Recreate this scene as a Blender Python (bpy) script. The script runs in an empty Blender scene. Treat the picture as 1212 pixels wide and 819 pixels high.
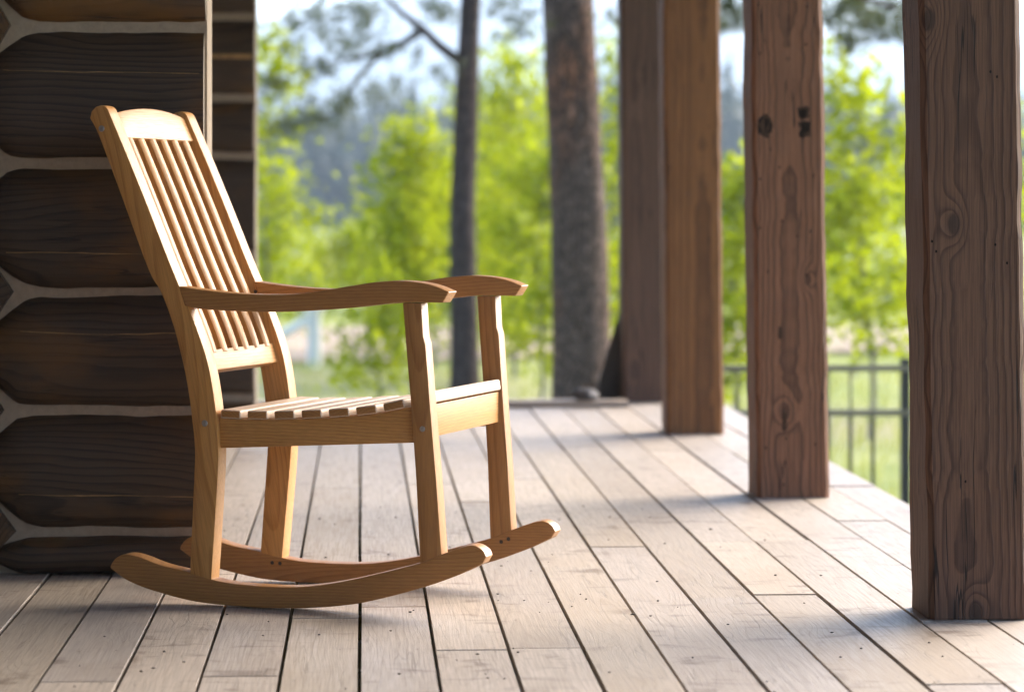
import bpy, bmesh, math, random
from mathutils import Vector, Matrix, noise
random.seed(7)
R = math.radians
S = bpy.context.scene
COL = S.collection

# ------------------------------------------------------------------ camera
FPX, CX, HY, EYE = 3600.0, 606.0, 248.0, 0.878        # focal length in photo pixels, horizon row, eye height
YAW = math.atan((606 - 427.5) / FPX)
cd = bpy.data.cameras.new('camera'); cam = bpy.data.objects.new('camera', cd); COL.objects.link(cam)
cam.location = (0, 0, EYE); cam.rotation_euler = (R(90), 0, -YAW)
cd.sensor_width = 36; cd.lens = FPX / 1212 * 36
cd.shift_y = -(409.5 - HY) / 1212
cd.clip_start = 0.1; cd.clip_end = 20000
cd.dof.use_dof = True; cd.dof.focus_distance = 6.68; cd.dof.aperture_fstop = 3.5
S.camera = cam
# ------------------------------------------------------------------ sky and sun
SUN_AZ, SUN_EL = R(53), R(23)                          # azimuth from +Y towards +X
w = bpy.data.worlds.new('World'); S.world = w; w.use_nodes = True
nt = w.node_tree; bg = nt.nodes['Background']
sky = nt.nodes.new('ShaderNodeTexSky'); sky.sky_type = 'NISHITA'; sky.sun_disc = False
sky.sun_elevation = SUN_EL; sky.sun_rotation = SUN_AZ; sky.altitude = 900; sky.air_density = 0.7; sky.dust_density = 2.2
nt.links.new(sky.outputs[0], bg.inputs[0]); bg.inputs[1].default_value = 0.15
sd = bpy.data.lights.new('sun', 'SUN'); sd.energy = 3.1; sd.angle = R(52); sd.color = (1, .90, .76)
sun = bpy.data.objects.new('sun', sd); COL.objects.link(sun)
sdir = Vector((math.sin(SUN_AZ) * math.cos(SUN_EL), math.cos(SUN_AZ) * math.cos(SUN_EL), math.sin(SUN_EL)))
sun.rotation_euler = sdir.to_track_quat('Z', 'Y').to_euler(); sun.location = sdir * 60
vs = S.view_settings; vs.view_transform = 'Standard'; vs.look = 'None'; vs.gamma = 1; vs.exposure = 2.5
S.cycles.use_denoising = True; S.cycles.max_bounces = 6; S.cycles.use_adaptive_sampling = True; S.cycles.adaptive_threshold = .02; S.cycles.transparent_max_bounces = 8
S.cycles.volume_bounces = 0; S.cycles.sample_clamp_indirect = 8

# ------------------------------------------------------------------ helpers
RT = Vector((math.cos(YAW), -math.sin(YAW), 0)); FW = Vector((math.sin(YAW), math.cos(YAW), 0))
def at(x, y, D):
    """point on the ray through photo pixel (x, y) at distance D along the view axis"""
    return Vector((0, 0, EYE)) + FW * D + RT * ((x - CX) / FPX * D) + Vector((0, 0, (HY - y) / FPX * D))
def tag(o, label=None, cat=None, group=None, kind=None):
    for k, v in (('label', label), ('category', cat), ('group', group), ('kind', kind)):
        if v: o[k] = v
    return o
def empty(name, loc=(0, 0, 0), rz=0.0):
    o = bpy.data.objects.new(name, None); COL.objects.link(o); o.location = loc; o.rotation_euler = (0, 0, rz)
    o.empty_display_size = .1
    return o
def finish(name, bm, mats, parent=None, grain=None, smooth=35, loc=None):
    """bmesh -> object; grain = (axis letter of the wood's length) writes the 'grain' attribute"""
    me = bpy.data.meshes.new(name)
    bmesh.ops.recalc_face_normals(bm, faces=bm.faces)
    bm.to_mesh(me); bm.free()
    if not isinstance(mats, (list, tuple)): mats = [mats]
    for m in mats: me.materials.append(m)
    if smooth:
        me.polygons.foreach_set('use_smooth', [True] * len(me.polygons))
        me.set_sharp_from_angle(angle=R(smooth))
    if grain: write_grain(me, grain)
    o = bpy.data.objects.new(name, me); COL.objects.link(o)
    if parent: o.parent = parent
    if loc is not None: o.location = loc
    return o
def write_grain(me, axis, off=None, pith=None, lfix=None):
    vs_ = [v.co.copy() for v in me.vertices]
    c = sum(vs_, Vector()) / max(1, len(vs_))
    if isinstance(axis, str):
        ax = {'x': Vector((1, 0, 0)), 'y': Vector((0, 1, 0)), 'z': Vector((0, 0, 1))}[axis]
    else: ax = Vector(axis).normalized()
    ref = Vector((0, 0, 1)) if abs(ax.z) < .9 else Vector((0, 1, 0))
    e1 = ax.cross(ref).normalized(); e2 = ax.cross(e1)
    a0 = random.uniform(-.04, .04); b0 = random.choice((-1, 1)) * random.uniform(.05, .14); l0 = random.uniform(0, 80)
    if pith: a0, b0 = pith; l0 = 0
    at_ = me.attributes.new('grain', 'FLOAT_VECTOR', 'POINT')
    buf = []
    for v in vs_:
        d = v - c
        buf += [d.dot(e1) + a0, d.dot(e2) + b0, d.dot(ax) + l0]
    at_.data.foreach_set('vector', buf)
def bm_box(bm, x0, x1, y0, y1, z0, z1):
    v = [bm.verts.new(p) for p in ((x0,y0,z0),(x1,y0,z0),(x1,y1,z0),(x0,y1,z0),(x0,y0,z1),(x1,y0,z1),(x1,y1,z1),(x0,y1,z1))]
    fs = [bm.faces.new([v[i] for i in q]) for q in ((0,3,2,1),(4,5,6,7),(0,1,5,4),(1,2,6,5),(2,3,7,6),(3,0,4,7))]
    return v, fs
def bevel(bm, w_, seg=2, ang=30):
    es = [e for e in bm.edges if len(e.link_faces) == 2 and e.calc_face_angle(0) > R(ang)]
    bmesh.ops.bevel(bm, geom=es, offset=w_, segments=seg, profile=.6, affect='EDGES', clamp_overlap=True)
def spline(pts, n=6):
    """Catmull-Rom through 2-D points"""
    out = []
    P = [pts[0]] + list(pts) + [pts[-1]]
    for i in range(1, len(P) - 2):
        p0, p1, p2, p3 = P[i-1], P[i], P[i+1], P[i+2]
        for k in range(n):
            t = k / n
            out.append(tuple(.5 * (2*p1[j] + (p2[j]-p0[j])*t + (2*p0[j]-5*p1[j]+4*p2[j]-p3[j])*t*t + (3*p1[j]-p0[j]-3*p2[j]+p3[j])*t**3) for j in range(2)))
    out.append(tuple(pts[-1]))
    return out
def lerp1(tab, x):
    if x <= tab[0][0]: return tab[0][1]
    for (a, b), (c, d) in zip(tab, tab[1:]):
        if x <= c: return b + (d - b) * (x - a) / (c - a)
    return tab[-1][1]
def bm_tube(bm, path, rad, sides=8, cap=True, rough=0.0, seed=0):
    rings = []
    n = len(path)
    for i, p in enumerate(path):
        p = Vector(p)
        t = (Vector(path[min(i+1, n-1)]) - Vector(path[max(i-1, 0)])).normalized()
        ref = Vector((1, 0, 0)) if abs(t.x) < .8 else Vector((0, 1, 0))
        a = t.cross(ref).normalized(); b = t.cross(a)
        ring = []
        for k in range(sides):
            an = 2 * math.pi * k / sides
            d = a * math.cos(an) + b * math.sin(an)
            r = rad[i]
            if rough:
                r *= 1 + rough * (noise.noise(Vector((d.x * 2.2 + seed, d.y * 2.2, p.z * 1.1))) + .6 * noise.noise(Vector((d.x * 6 + seed, d.y * 6, p.z * 2.5))))
            ring.append(bm.verts.new(p + d * r))
        rings.append(ring)
    for r0, r1 in zip(rings, rings[1:]):
        for k in range(sides):
            bm.faces.new((r0[k], r0[(k+1) % sides], r1[(k+1) % sides], r1[k]))
    if cap:
        bm.faces.new(rings[0][::-1]); bm.faces.new(rings[-1])

# ------------------------------------------------------------------ materials
class NT:
    def __init__(s, name):
        s.m = bpy.data.materials.new(name); s.m.use_nodes = True
        s.t = s.m.node_tree; s.b = s.t.nodes['Principled BSDF']; s.out = s.t.nodes['Material Output']
    def n(s, kind, **kw):
        nd = s.t.nodes.new('ShaderNode' + kind)
        for k, v in kw.items(): setattr(nd, k, v)
        return nd
    def l(s, a, b): s.t.links.new(a, b)
    def setin(s, sock, v):
        if hasattr(v, 'is_output'): s.l(v, sock)
        else: sock.default_value = v
    def math(s, op, a, b=None, c=None, clamp=False):
        nd = s.n('Math', operation=op, use_clamp=clamp)
        s.setin(nd.inputs[0], a)
        if b is not None: s.setin(nd.inputs[1], b)
        if c is not None: s.setin(nd.inputs[2], c)
        return nd.outputs[0]
    def vmath(s, op, a, b=None):
        nd = s.n('VectorMath', operation=op); s.setin(nd.inputs[0], a)
        if b is not None: s.setin(nd.inputs[1], b)
        return nd.outputs[0]
    def noise(s, vec, scale=1, detail=3, rough=.55, dist=0):
        nd = s.n('TexNoise'); nd.noise_dimensions = '3D'
        if vec is not None: s.l(vec, nd.inputs['Vector'])
        nd.inputs['Scale'].default_value = scale; nd.inputs['Detail'].default_value = detail
        nd.inputs['Roughness'].default_value = rough; nd.inputs['Distortion'].default_value = dist
        return nd
    def ramp(s, fac, stops, interp='LINEAR'):
        nd = s.n('ValToRGB'); cr = nd.color_ramp; cr.interpolation = interp
        while len(cr.elements) < len(stops): cr.elements.new(.5)
        for e, (p, c) in zip(cr.elements, stops):
            e.position = p; e.color = (*c, 1) if len(c) == 3 else c
        s.l(fac, nd.inputs[0]); return nd.outputs[0]
    def mix(s, fac, a, b, blend='MIX'):
        nd = s.n('Mix', data_type='RGBA', blend_type=blend)
        s.setin(nd.inputs[0], fac)
        for sock, v in ((nd.inputs[6], a), (nd.inputs[7], b)):
            s.setin(sock, v if hasattr(v, 'is_output') else (*v, 1))
        return nd.outputs[2]
    def mr(s, v, a, b, c=0, d=1):
        nd = s.n('MapRange'); nd.interpolation_type = 'SMOOTHSTEP'
        s.setin(nd.inputs[0], v)
        for i, x in enumerate((a, b, c, d)): nd.inputs[i+1].default_value = x
        return nd.outputs[0]
    def bump(s, h, strength, dist=.002, prev=None):
        nd = s.n('Bump'); nd.inputs['Strength'].default_value = strength; nd.inputs['Distance'].default_value = dist
        s.l(h, nd.inputs['Height'])
        if prev is not None: s.l(prev, nd.inputs['Normal'])
        return nd.outputs[0]

def wood(name, light, dark, freq=110, contrast=.6, rough=.55, wander=.03, lscale=.7, knot=0.0, kscale=(4., 1.3), fibre=.25,
         stain=None, stain_amt=.5, stain_scale=(3, 1.2), bumps=.3, tint=.12, hue=.0, spec=.3, knotcol=None, fib_l=6, knots=(), finering=.25, checks=0., fib_s=420, smudge=None, smudge_amt=0.):
    t = NT(name)
    a = t.n('Attribute', attribute_name='grain'); v = a.outputs['Vector']
    oi = t.n('ObjectInfo')
    low = t.noise(t.vmath('MULTIPLY', v, (3.0, 3.0, lscale)), 1.0, 2, .5)
    med = t.noise(t.vmath('MULTIPLY', v, (14, 14, 3.5)), 1.0, 2, .5)
    off = t.vmath('MULTIPLY', t.vmath('SUBTRACT', low.outputs['Color'], (.5, .5, .5)), (wander * 4, wander * 4, 0))
    off2 = t.vmath('MULTIPLY', t.vmath('SUBTRACT', med.outputs['Color'], (.5, .5, .5)), (wander * finering, wander * finering, 0))
    p = t.vmath('ADD', t.vmath('ADD', v, off), off2)
    rad = t.n('VectorMath', operation='LENGTH'); t.l(t.vmath('MULTIPLY', p, (1, 1, 0)), rad.inputs[0])
    r = rad.outputs['Value']
    kn = None
    if knot:
        vo = t.n('TexVoronoi'); vo.feature = 'F1'; vo.inputs['Randomness'].default_value = 1
        t.l(t.vmath('MULTIPLY', v, (kscale[0], kscale[0], kscale[1])), vo.inputs['Vector']); vo.inputs['Scale'].default_value = 1
        d = vo.outputs['Distance']
        g = t.math('EXPONENT', t.math('MULTIPLY', t.math('MULTIPLY', d, d), -18.0))
        r = t.math('ADD', r, t.math('MULTIPLY', g, knot * .06))
        kn = t.mr(d, .14, .03)
    for ka, kl, kr in knots:
        dv = t.vmath('MULTIPLY', t.vmath('SUBTRACT', v, (ka, 0, kl)), (1 / kr, 0, .55 / kr))
        ln = t.n('VectorMath', operation='LENGTH'); t.l(dv, ln.inputs[0]); d = ln.outputs['Value']
        dn = t.math('ADD', d, t.math('MULTIPLY', t.math('SUBTRACT', med.outputs[0], .5), .5))
        r = t.math('ADD', r, t.math('MULTIPLY', t.math('EXPONENT', t.math('MULTIPLY', t.math('MULTIPLY', dn, dn), -.35)), kr * 1.25))
        k1 = t.mr(dn, 1.0, .55); kn = k1 if kn is None else t.math('MAXIMUM', kn, k1)
    ring = t.math('FRACT', t.math('MULTIPLY', r, freq))
    # slow early wood, then a quick dark late-wood line
    late = t.ramp(ring, [(0, (.05,) * 3), (.55, (.25,) * 3), (.86, (1,) * 3), (.95, (.85,) * 3), (1, (.05,) * 3)])
    fib = t.noise(t.vmath('MULTIPLY', v, (fib_s, fib_s, fib_l)), 1.0, 3, .6)
    col = t.mix(t.math('MULTIPLY', late, contrast), light, dark)
    fm = t.mr(fib.outputs[0], .3, .7, 1 - fibre, 1 + fibre * .6)
    cc = t.n('CombineColor'); [t.l(fm, cc.inputs[i]) for i in range(3)]
    col = t.mix(1.0, col, cc.outputs[0], 'MULTIPLY')
    if stain:
        sn = t.noise(t.vmath('MULTIPLY', v, (stain_scale[0], stain_scale[0], stain_scale[1])), 1.0, 4, .55)
        col = t.mix(t.math('MULTIPLY', t.mr(sn.outputs[0], .48, .68), stain_amt), col, stain)
    if smudge:
        sm = t.noise(t.vmath('MULTIPLY', v, (9, 9, 16)), 1.0, 3, .55, .6)
        sm2 = t.noise(t.vmath('MULTIPLY', v, (2.5, 2.5, 2.0)), 1.0, 2, .5)
        k_ = t.math('MULTIPLY', t.mr(sm.outputs[0], .54, .70), t.mr(sm2.outputs[0], .40, .58))
        col = t.mix(t.math('MULTIPLY', k_, smudge_amt), col, smudge)
    if kn is not None:
        col = t.mix(t.math('MULTIPLY', kn, .65), col, knotcol or tuple(x * .35 for x in dark))
    ck = None
    if checks:
        cn = t.noise(t.vmath('ADD', t.vmath('MULTIPLY', v, (34, 34, 1.1)), t.vmath('MULTIPLY', med.outputs['Color'], (.5, .5, 0))), 1.0, 2, .5)
        cm = t.noise(t.vmath('MULTIPLY', v, (9, 9, 2.2)), 1.0, 2, .5)
        ck = t.math('MULTIPLY', t.mr(t.math('ABSOLUTE', t.math('SUBTRACT', cn.outputs[0], .5)), .014, .003), t.mr(cm.outputs[0], .46, .56))
        col = t.mix(t.math('MULTIPLY', ck, checks), col, tuple(x * .12 for x in dark))
    hs = t.n('HueSaturation'); t.l(col, hs.inputs['Color'])
    rv = t.math('MULTIPLY_ADD', oi.outputs['Random'], tint * 2, 1 - tint); t.l(rv, hs.inputs['Value'])
    if hue:
        r2 = t.math('FRACT', t.math('MULTIPLY', oi.outputs['Random'], 37.7))
        t.l(t.math('MULTIPLY_ADD', r2, hue, .5 - hue / 2), hs.inputs['Hue'])
        t.l(t.math('MULTIPLY_ADD', r2, .35, .82), hs.inputs['Saturation'])
    t.l(hs.outputs[0], t.b.inputs['Base Color'])
    t.l(t.mr(fib.outputs[0], .3, .7, rough + .08, rough - .06), t.b.inputs['Roughness'])
    t.b.inputs['Specular IOR Level'].default_value = spec
    b1 = t.bump(late if ck is None else t.math('SUBTRACT', late, t.math('MULTIPLY', ck, 3.0)), bumps, .0012); b2 = t.bump(fib.outputs[0], bumps * .8, .0008, b1)
    t.l(b2, t.b.inputs['Normal'])
    return t.m

TEAK = wood('teak', (.49, .236, .066), (.34, .142, .034), freq=150, contrast=.75, rough=.45, wander=.02, fibre=.16, bumps=.08, tint=.12, spec=.4, fib_l=14)
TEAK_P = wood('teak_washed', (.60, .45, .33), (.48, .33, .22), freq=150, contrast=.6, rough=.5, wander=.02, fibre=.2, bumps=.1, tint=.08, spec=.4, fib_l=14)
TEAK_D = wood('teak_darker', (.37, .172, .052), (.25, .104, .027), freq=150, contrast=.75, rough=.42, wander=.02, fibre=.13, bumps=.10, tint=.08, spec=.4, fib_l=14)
DECK = wood('weathered_deck', (.385, .322, .268), (.265, .214, .172), freq=240, contrast=.42, rough=.52, wander=.014, knot=.35, kscale=(7, 1.6), fibre=.15, fib_s=260, checks=.25,
            stain=(.31, .245, .19), stain_amt=.6, bumps=.14, tint=.12, hue=.012, spec=.42, knotcol=(.16, .115, .08), smudge=(.15, .11, .085), smudge_amt=.75)
LOGM = wood('stained_log', (.062, .036, .020), (.015, .009, .005), freq=62, checks=.6, contrast=.8, rough=.5, wander=.05, finering=.5, fibre=.2, knot=.5, kscale=(2.4, 1.1),
            stain=(.115, .050, .009), stain_amt=.9, stain_scale=(5, 2.2), bumps=.5, tint=.2, spec=.35, knotcol=(.01, .007, .005), lscale=.9)
ENDG = wood('log_end_grain', (.36, .30, .235), (.27, .21, .16), freq=60, contrast=.4, rough=.75, wander=.02, bumps=.3, tint=.05, spec=.2)
def post_mat(name, light, dark, st, **kw):
    d = dict(freq=150, contrast=.75, checks=.9, fib_s=300, rough=.66, wander=.011, lscale=.4, knot=0, finering=.22, fibre=.28, stain=st, stain_amt=.6, stain_scale=(7, .8), bumps=.4, tint=.0, spec=.25)
    d.update(kw); return wood(name, light, dark, **d)
POST = [post_mat('post_dark', (.125, .060, .034), (.042, .018, .010), (.088, .044, .026), knots=[(0.036, -.369, .016), (.09, .068, .018), (-.01, -1.2, .018)]),
        post_mat('post_red', (.225, .100, .052), (.060, .026, .014), (.155, .074, .042), knots=[(.02, -.95, .016), (-.05, -.55, .012)]),
        post_mat('post_orange', (.235, .100, .034), (.09, .036, .013), (.17, .075, .030), contrast=.8, freq=90),
        post_mat('post_grey', (.130, .070, .045), (.052, .027, .018), (.10, .056, .038))]
DARKWOOD = wood('dark_weathered_wood', (.055, .045, .038), (.028, .022, .018), freq=60, rough=.7, bumps=.6)
CURB = wood('curb_wood', (.40, .32, .25), (.3, .23, .17), freq=90, rough=.6, bumps=.3)
FRAME = wood('frame_timber', (.14, .10, .07), (.07, .05, .035), freq=80, rough=.7, bumps=.3)

def simple(name, col, rough=.6, metal=0, scale=30, var=.25, bumps=0, spec=.5):
    t = NT(name); tc = t.n('TexCoord'); nz = t.noise(tc.outputs['Object'], scale, 4, .6)
    c = t.ramp(nz.outputs[0], [(.3, tuple(x * (1 - var) for x in col)), (.7, tuple(min(1, x * (1 + var)) for x in col))])
    t.l(c, t.b.inputs['Base Color']); t.b.inputs['Roughness'].default_value = rough; t.b.inputs['Metallic'].default_value = metal
    t.b.inputs['Specular IOR Level'].default_value = spec
    if bumps: t.l(t.bump(nz.outputs[0], bumps, .01), t.b.inputs['Normal'])
    return t.m
CHINK = simple('chinking_mortar', (.29, .225, .165), .85, scale=60, var=.12, bumps=.3, spec=.2)
CRACK = simple('raw_wood_crack', (.30, .17, .06), .7, scale=40, var=.35)
STEEL = simple('steel_bolt', (.42, .41, .40), .35, 1, 300, .2)
SCREW = simple('dark_screw', (.06, .05, .045), .5, .5, 300, .2)
NAIL = simple('rusted_nail', (.035, .028, .024), .6, .3, 200, .3)
HOLE = simple('dark_hole', (.008, .006, .005), .9, 0, 100, .2, spec=.1)
HALO = simple('dark_stain', (.058, .032, .020), .85, 0, 120, .5, spec=.1)
SOOT = simple('black_mark', (.020, .013, .010), .85, 0, 90, .6, spec=.1)
IRON = simple('black_iron', (.020, .018, .015), .6, 0, 50, .2)
RAILM = simple('weathered_rail', (.16, .14, .10), .6, 0, 20, .2)
STONE = simple('grey_stone', (.10, .085, .078), .7, 0, 25, .5, .5)
PALE = simple('pale_painted_post', (.62, .60, .57), .5, 0, 15, .1)
WHITE = simple('white_paint', (.75, .73, .70), .5, 0, 15, .08)

def bark(name, c1, c2, c3):
    t = NT(name); tc = t.n('TexCoord'); o = tc.outputs['Object']
    p = t.vmath('MULTIPLY', o, (9, 9, 2.6)); vo = t.n('TexVoronoi'); vo.feature = 'DISTANCE_TO_EDGE'
    wv = t.vmath('ADD', p, t.vmath('MULTIPLY', t.noise(p, 1.2, 3).outputs['Color'], (1.1, 1.1, 1.1)))
    t.l(wv, vo.inputs['Vector'])
    e = t.mr(vo.outputs['Distance'], .02, .28)
    nz = t.noise(t.vmath('MULTIPLY', o, (2.2, 2.2, .9)), 1, 3)
    col = t.mix(t.mr(nz.outputs[0], .45, .62), c1, c2)
    col = t.mix(e, c3, col)
    t.l(col, t.b.inputs['Base Color']); t.b.inputs['Roughness'].default_value = .85
    t.b.inputs['Specular IOR Level'].default_value = .2
    t.l(t.bump(e, 1.0, .02), t.b.inputs['Normal'])
    return t.m
BARK = bark('pine_bark', (.17, .115, .092), (.25, .105, .055), (.05, .032, .025))
BARK2 = bark('thin_pine_bark', (.095, .066, .060), (.11, .066, .052), (.036, .025, .023))
ABARK = bark('aspen_bark', (.30, .31, .27), (.22, .24, .20), (.07, .07, .06))

def leafmat(name, c1, c2, trans=.55, rough=.5):
    t = NT(name); tc = t.n('TexCoord'); nz = t.noise(tc.outputs['Object'], 1.3, 3)
    a = t.n('Attribute', attribute_name='lv'); 
    f = t.math('MULTIPLY_ADD', a.outputs['Fac'], .7, t.math('MULTIPLY', nz.outputs[0], .3))
    col = t.mix(f, c1, c2)
    t.l(col, t.b.inputs['Base Color']); t.b.inputs['Roughness'].default_value = rough; t.b.inputs['Specular IOR Level'].default_value = .12
    tr = t.n('BsdfTranslucent'); t.l(t.mix(.35, col, (.32, .36, .01)), tr.inputs[0])
    mx = t.n('MixShader'); mx.inputs[0].default_value = trans
    t.l(t.b.outputs[0], mx.inputs[1]); t.l(tr.outputs[0], mx.inputs[2]); t.l(mx.outputs[0], t.out.inputs['Surface'])
    return t.m
LEAF = leafmat('aspen_leaf', (.12, .21, .003), (.48, .50, .004), .58)
LEAF2 = leafmat('shrub_leaf', (.07, .14, .006), (.22, .29, .008), .5)  # deeper green leaf of the shrubs across the road
NEEDLE = leafmat('pine_needle', (.030, .046, .026), (.075, .090, .042), .2)
CONIF = leafmat('far_conifer', (.016, .030, .018), (.035, .050, .026), .1)

def ground_mat():
    t = NT('meadow'); g = t.n('NewGeometry'); P = g.outputs['Position']
    n1 = t.noise(P, .35, 4); n2 = t.noise(P, 6, 4); n3 = t.noise(P, .06, 3)
    c = t.mix(t.mr(n1.outputs[0], .4, .62), (.20, .23, .060), (.32, .32, .13))
    c = t.mix(t.mr(n2.outputs[0], .45, .7), c, (.14, .18, .035))
    c = t.mix(t.mr(n3.outputs[0], .52, .66), c, (.26, .215, .14))
    t.l(c, t.b.inputs['Base Color']); t.b.inputs['Roughness'].default_value = .9; t.b.inputs['Specular IOR Level'].default_value = .15
    t.l(t.bump(n2.outputs[0], .6, .05), t.b.inputs['Normal'])
    return t.m
MEADOW = ground_mat()
DIRT = simple('dirt_road', (.36, .27, .21), .9, 0, 1.5, .25, .3, .1)
HILLM = simple('forested_slope', (.030, .045, .028), .9, 0, .03, .5, .0, .1)
MOUNT = simple('mountain_slope', (.05, .07, .07), .9, 0, .004, .5, .0, .1)

# ------------------------------------------------------------------ deck
PITCH, GAPW, BT = .149, .0080, .038
X_EDGE = 1.70
deck = empty('deck'); tag(deck, kind='structure')
KMIN, KMAX = -24, 11
Y0D, Y1D = -9.0, 14.1
fixed = {1: [6.07], 2: [6.09], 5: [6.86, 11.3], 6: [6.90, 8.0], 7: [8.02], 0: [6.72, 10.6], -2: [8.8], 3: [9.9], 4: [11.0, 7.9], -1: [9.6]}
nail_spots = []
rp = random.Random(3)
for k in range(KMIN, KMAX + 1):
    x0 = -.003 + PITCH * k + GAPW / 2; x1 = x0 + PITCH - GAPW
    if x0 > X_EDGE - .06: break
    x1 = min(x1, X_EDGE)
    js = list(fixed.get(k, []))
    if not js: js = [rp.uniform(4.5, 11.5)]
    y = Y0D; cuts = [Y0D]
    lo = min(js); q = lo
    while q - 3.66 > Y0D + .5: q -= rp.choice((2.44, 3.05, 3.66)); js.append(q)
    q = max(js)
    while q + 2.4 < Y1D - 1: q += rp.choice((2.44, 3.05, 3.66)); js.append(min(q, Y1D - .6))
    cuts += sorted(j for j in js if Y0D + .4 < j < Y1D - .4) + [Y1D]
    for c0, c1 in zip(cuts, cuts[1:]):
        bm = bmesh.new(); ya, yb = c0 + .0015, c1 - .0015
        L = yb - ya
        dz = rp.uniform(-.0018, .0018)
        ns = max(2, int(L / .6))
        vsn = []
        for i in range(ns + 1):
            yy = ya + L * i / ns
            wx = .0012 * noise.noise(Vector((k * 7.1, yy * .8, 0)))
            vsn.append([bm.verts.new((xx + wx, yy, zz + dz)) for xx, zz in ((x0, -BT), (x1, -BT), (x1, 0), (x0, 0))])
        for a, b in zip(vsn, vsn[1:]):
            for i in range(4): bm.faces.new((a[i], a[(i+1) % 4], b[(i+1) % 4], b[i]))
        bm.faces.new(vsn[0][::-1]); bm.faces.new(vsn[-1])
        es = [e for e in bm.edges if len(e.link_faces) == 2 and e.calc_face_angle(0) > R(60) and min(v.co.z for v in e.verts) > -BT / 2]
        bmesh.ops.bevel(bm, geom=es, offset=.0042, segments=2, profile=.5, affect='EDGES')
        finish('plank', bm, DECK, deck, 'y', smooth=50)
        for jy in (ya + .02, yb - .02):
            for fx in (.2, .8): nail_spots.append((x0 + (x1 - x0) * fx + rp.uniform(-.006, .006), jy + rp.uniform(-.004, .004), dz))
    jy = 4.86
    while jy < 13.3:
        for fx in (.2, .8):
            if rp.random() < .86: nail_spots.append((x0 + (x1 - x0) * fx + rp.uniform(-.009, .009), jy + rp.uniform(-.012, .012), .0015))
        jy += .405
bm = bmesh.new()
for x, y, z in nail_spots:
    if y < 4.5: continue
    bmesh.ops.create_circle(bm, cap_ends=True, radius=rp.uniform(.0018, .0032), segments=6, matrix=Matrix.Translation((x, y, z + .0006)))
tag(finish('nail_heads', bm, NAIL, deck, smooth=0), kind='stuff')
jy = Y0D + .1
while jy < Y1D - .05:
    bm = bmesh.new(); bm_box(bm, -3.5, X_EDGE - .05, jy - .02, jy + .02, -.24, -BT - .004); finish('joist', bm, FRAME, deck, 'x', 0); jy += .405
bm = bmesh.new(); bm_box(bm, X_EDGE - .046, X_EDGE - .008, Y0D, Y1D, -.26, -BT - .004); finish('rim_joist', bm, FRAME, deck, 'y', 0)
bm = bmesh.new(); bm_box(bm, -3.5, X_EDGE - .05, Y1D - .04, Y1D - .004, -.30, -BT - .004); finish('rim_joist', bm, FRAME, deck, 'x', 0)
for y in (-8.5, -5.5, -2.5, 0.5, 3.6, 6.6, 9.6, 12.6):
    bm = bmesh.new(); bm_box(bm, X_EDGE - .26, X_EDGE - .08, y, y + .15, -.85, -.242); finish('pier', bm, FRAME, deck, 'z', 0)
# scattered bark crumbs on the boards
bm = bmesh.new()
for i in range(110):
    D = rp.uniform(5.4, 9); x = rp.uniform(-.6, 1.2)
    s = rp.uniform(.0015, .0042)
    bmesh.ops.create_icosphere(bm, subdivisions=1, radius=s, matrix=Matrix.Translation((x, D, .002 + s * .35)) @ Matrix.Diagonal((rp.uniform(.6, 1.6), rp.uniform(.6, 1.6), .5, 1)))
tag(finish('bark_crumbs', bm, NAIL, smooth=0), 'tiny dark bark crumbs scattered over the deck boards', 'debris', kind='stuff')

# far curb
bm = bmesh.new(); bm_box(bm, -.88, 1.186, 13.46, 13.60, .0025, .028); bevel(bm, .005)
tag(finish('deck_curb', bm, CURB, None, 'x'), 'low wooden curb board across the far end of the deck', 'curb')

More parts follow.
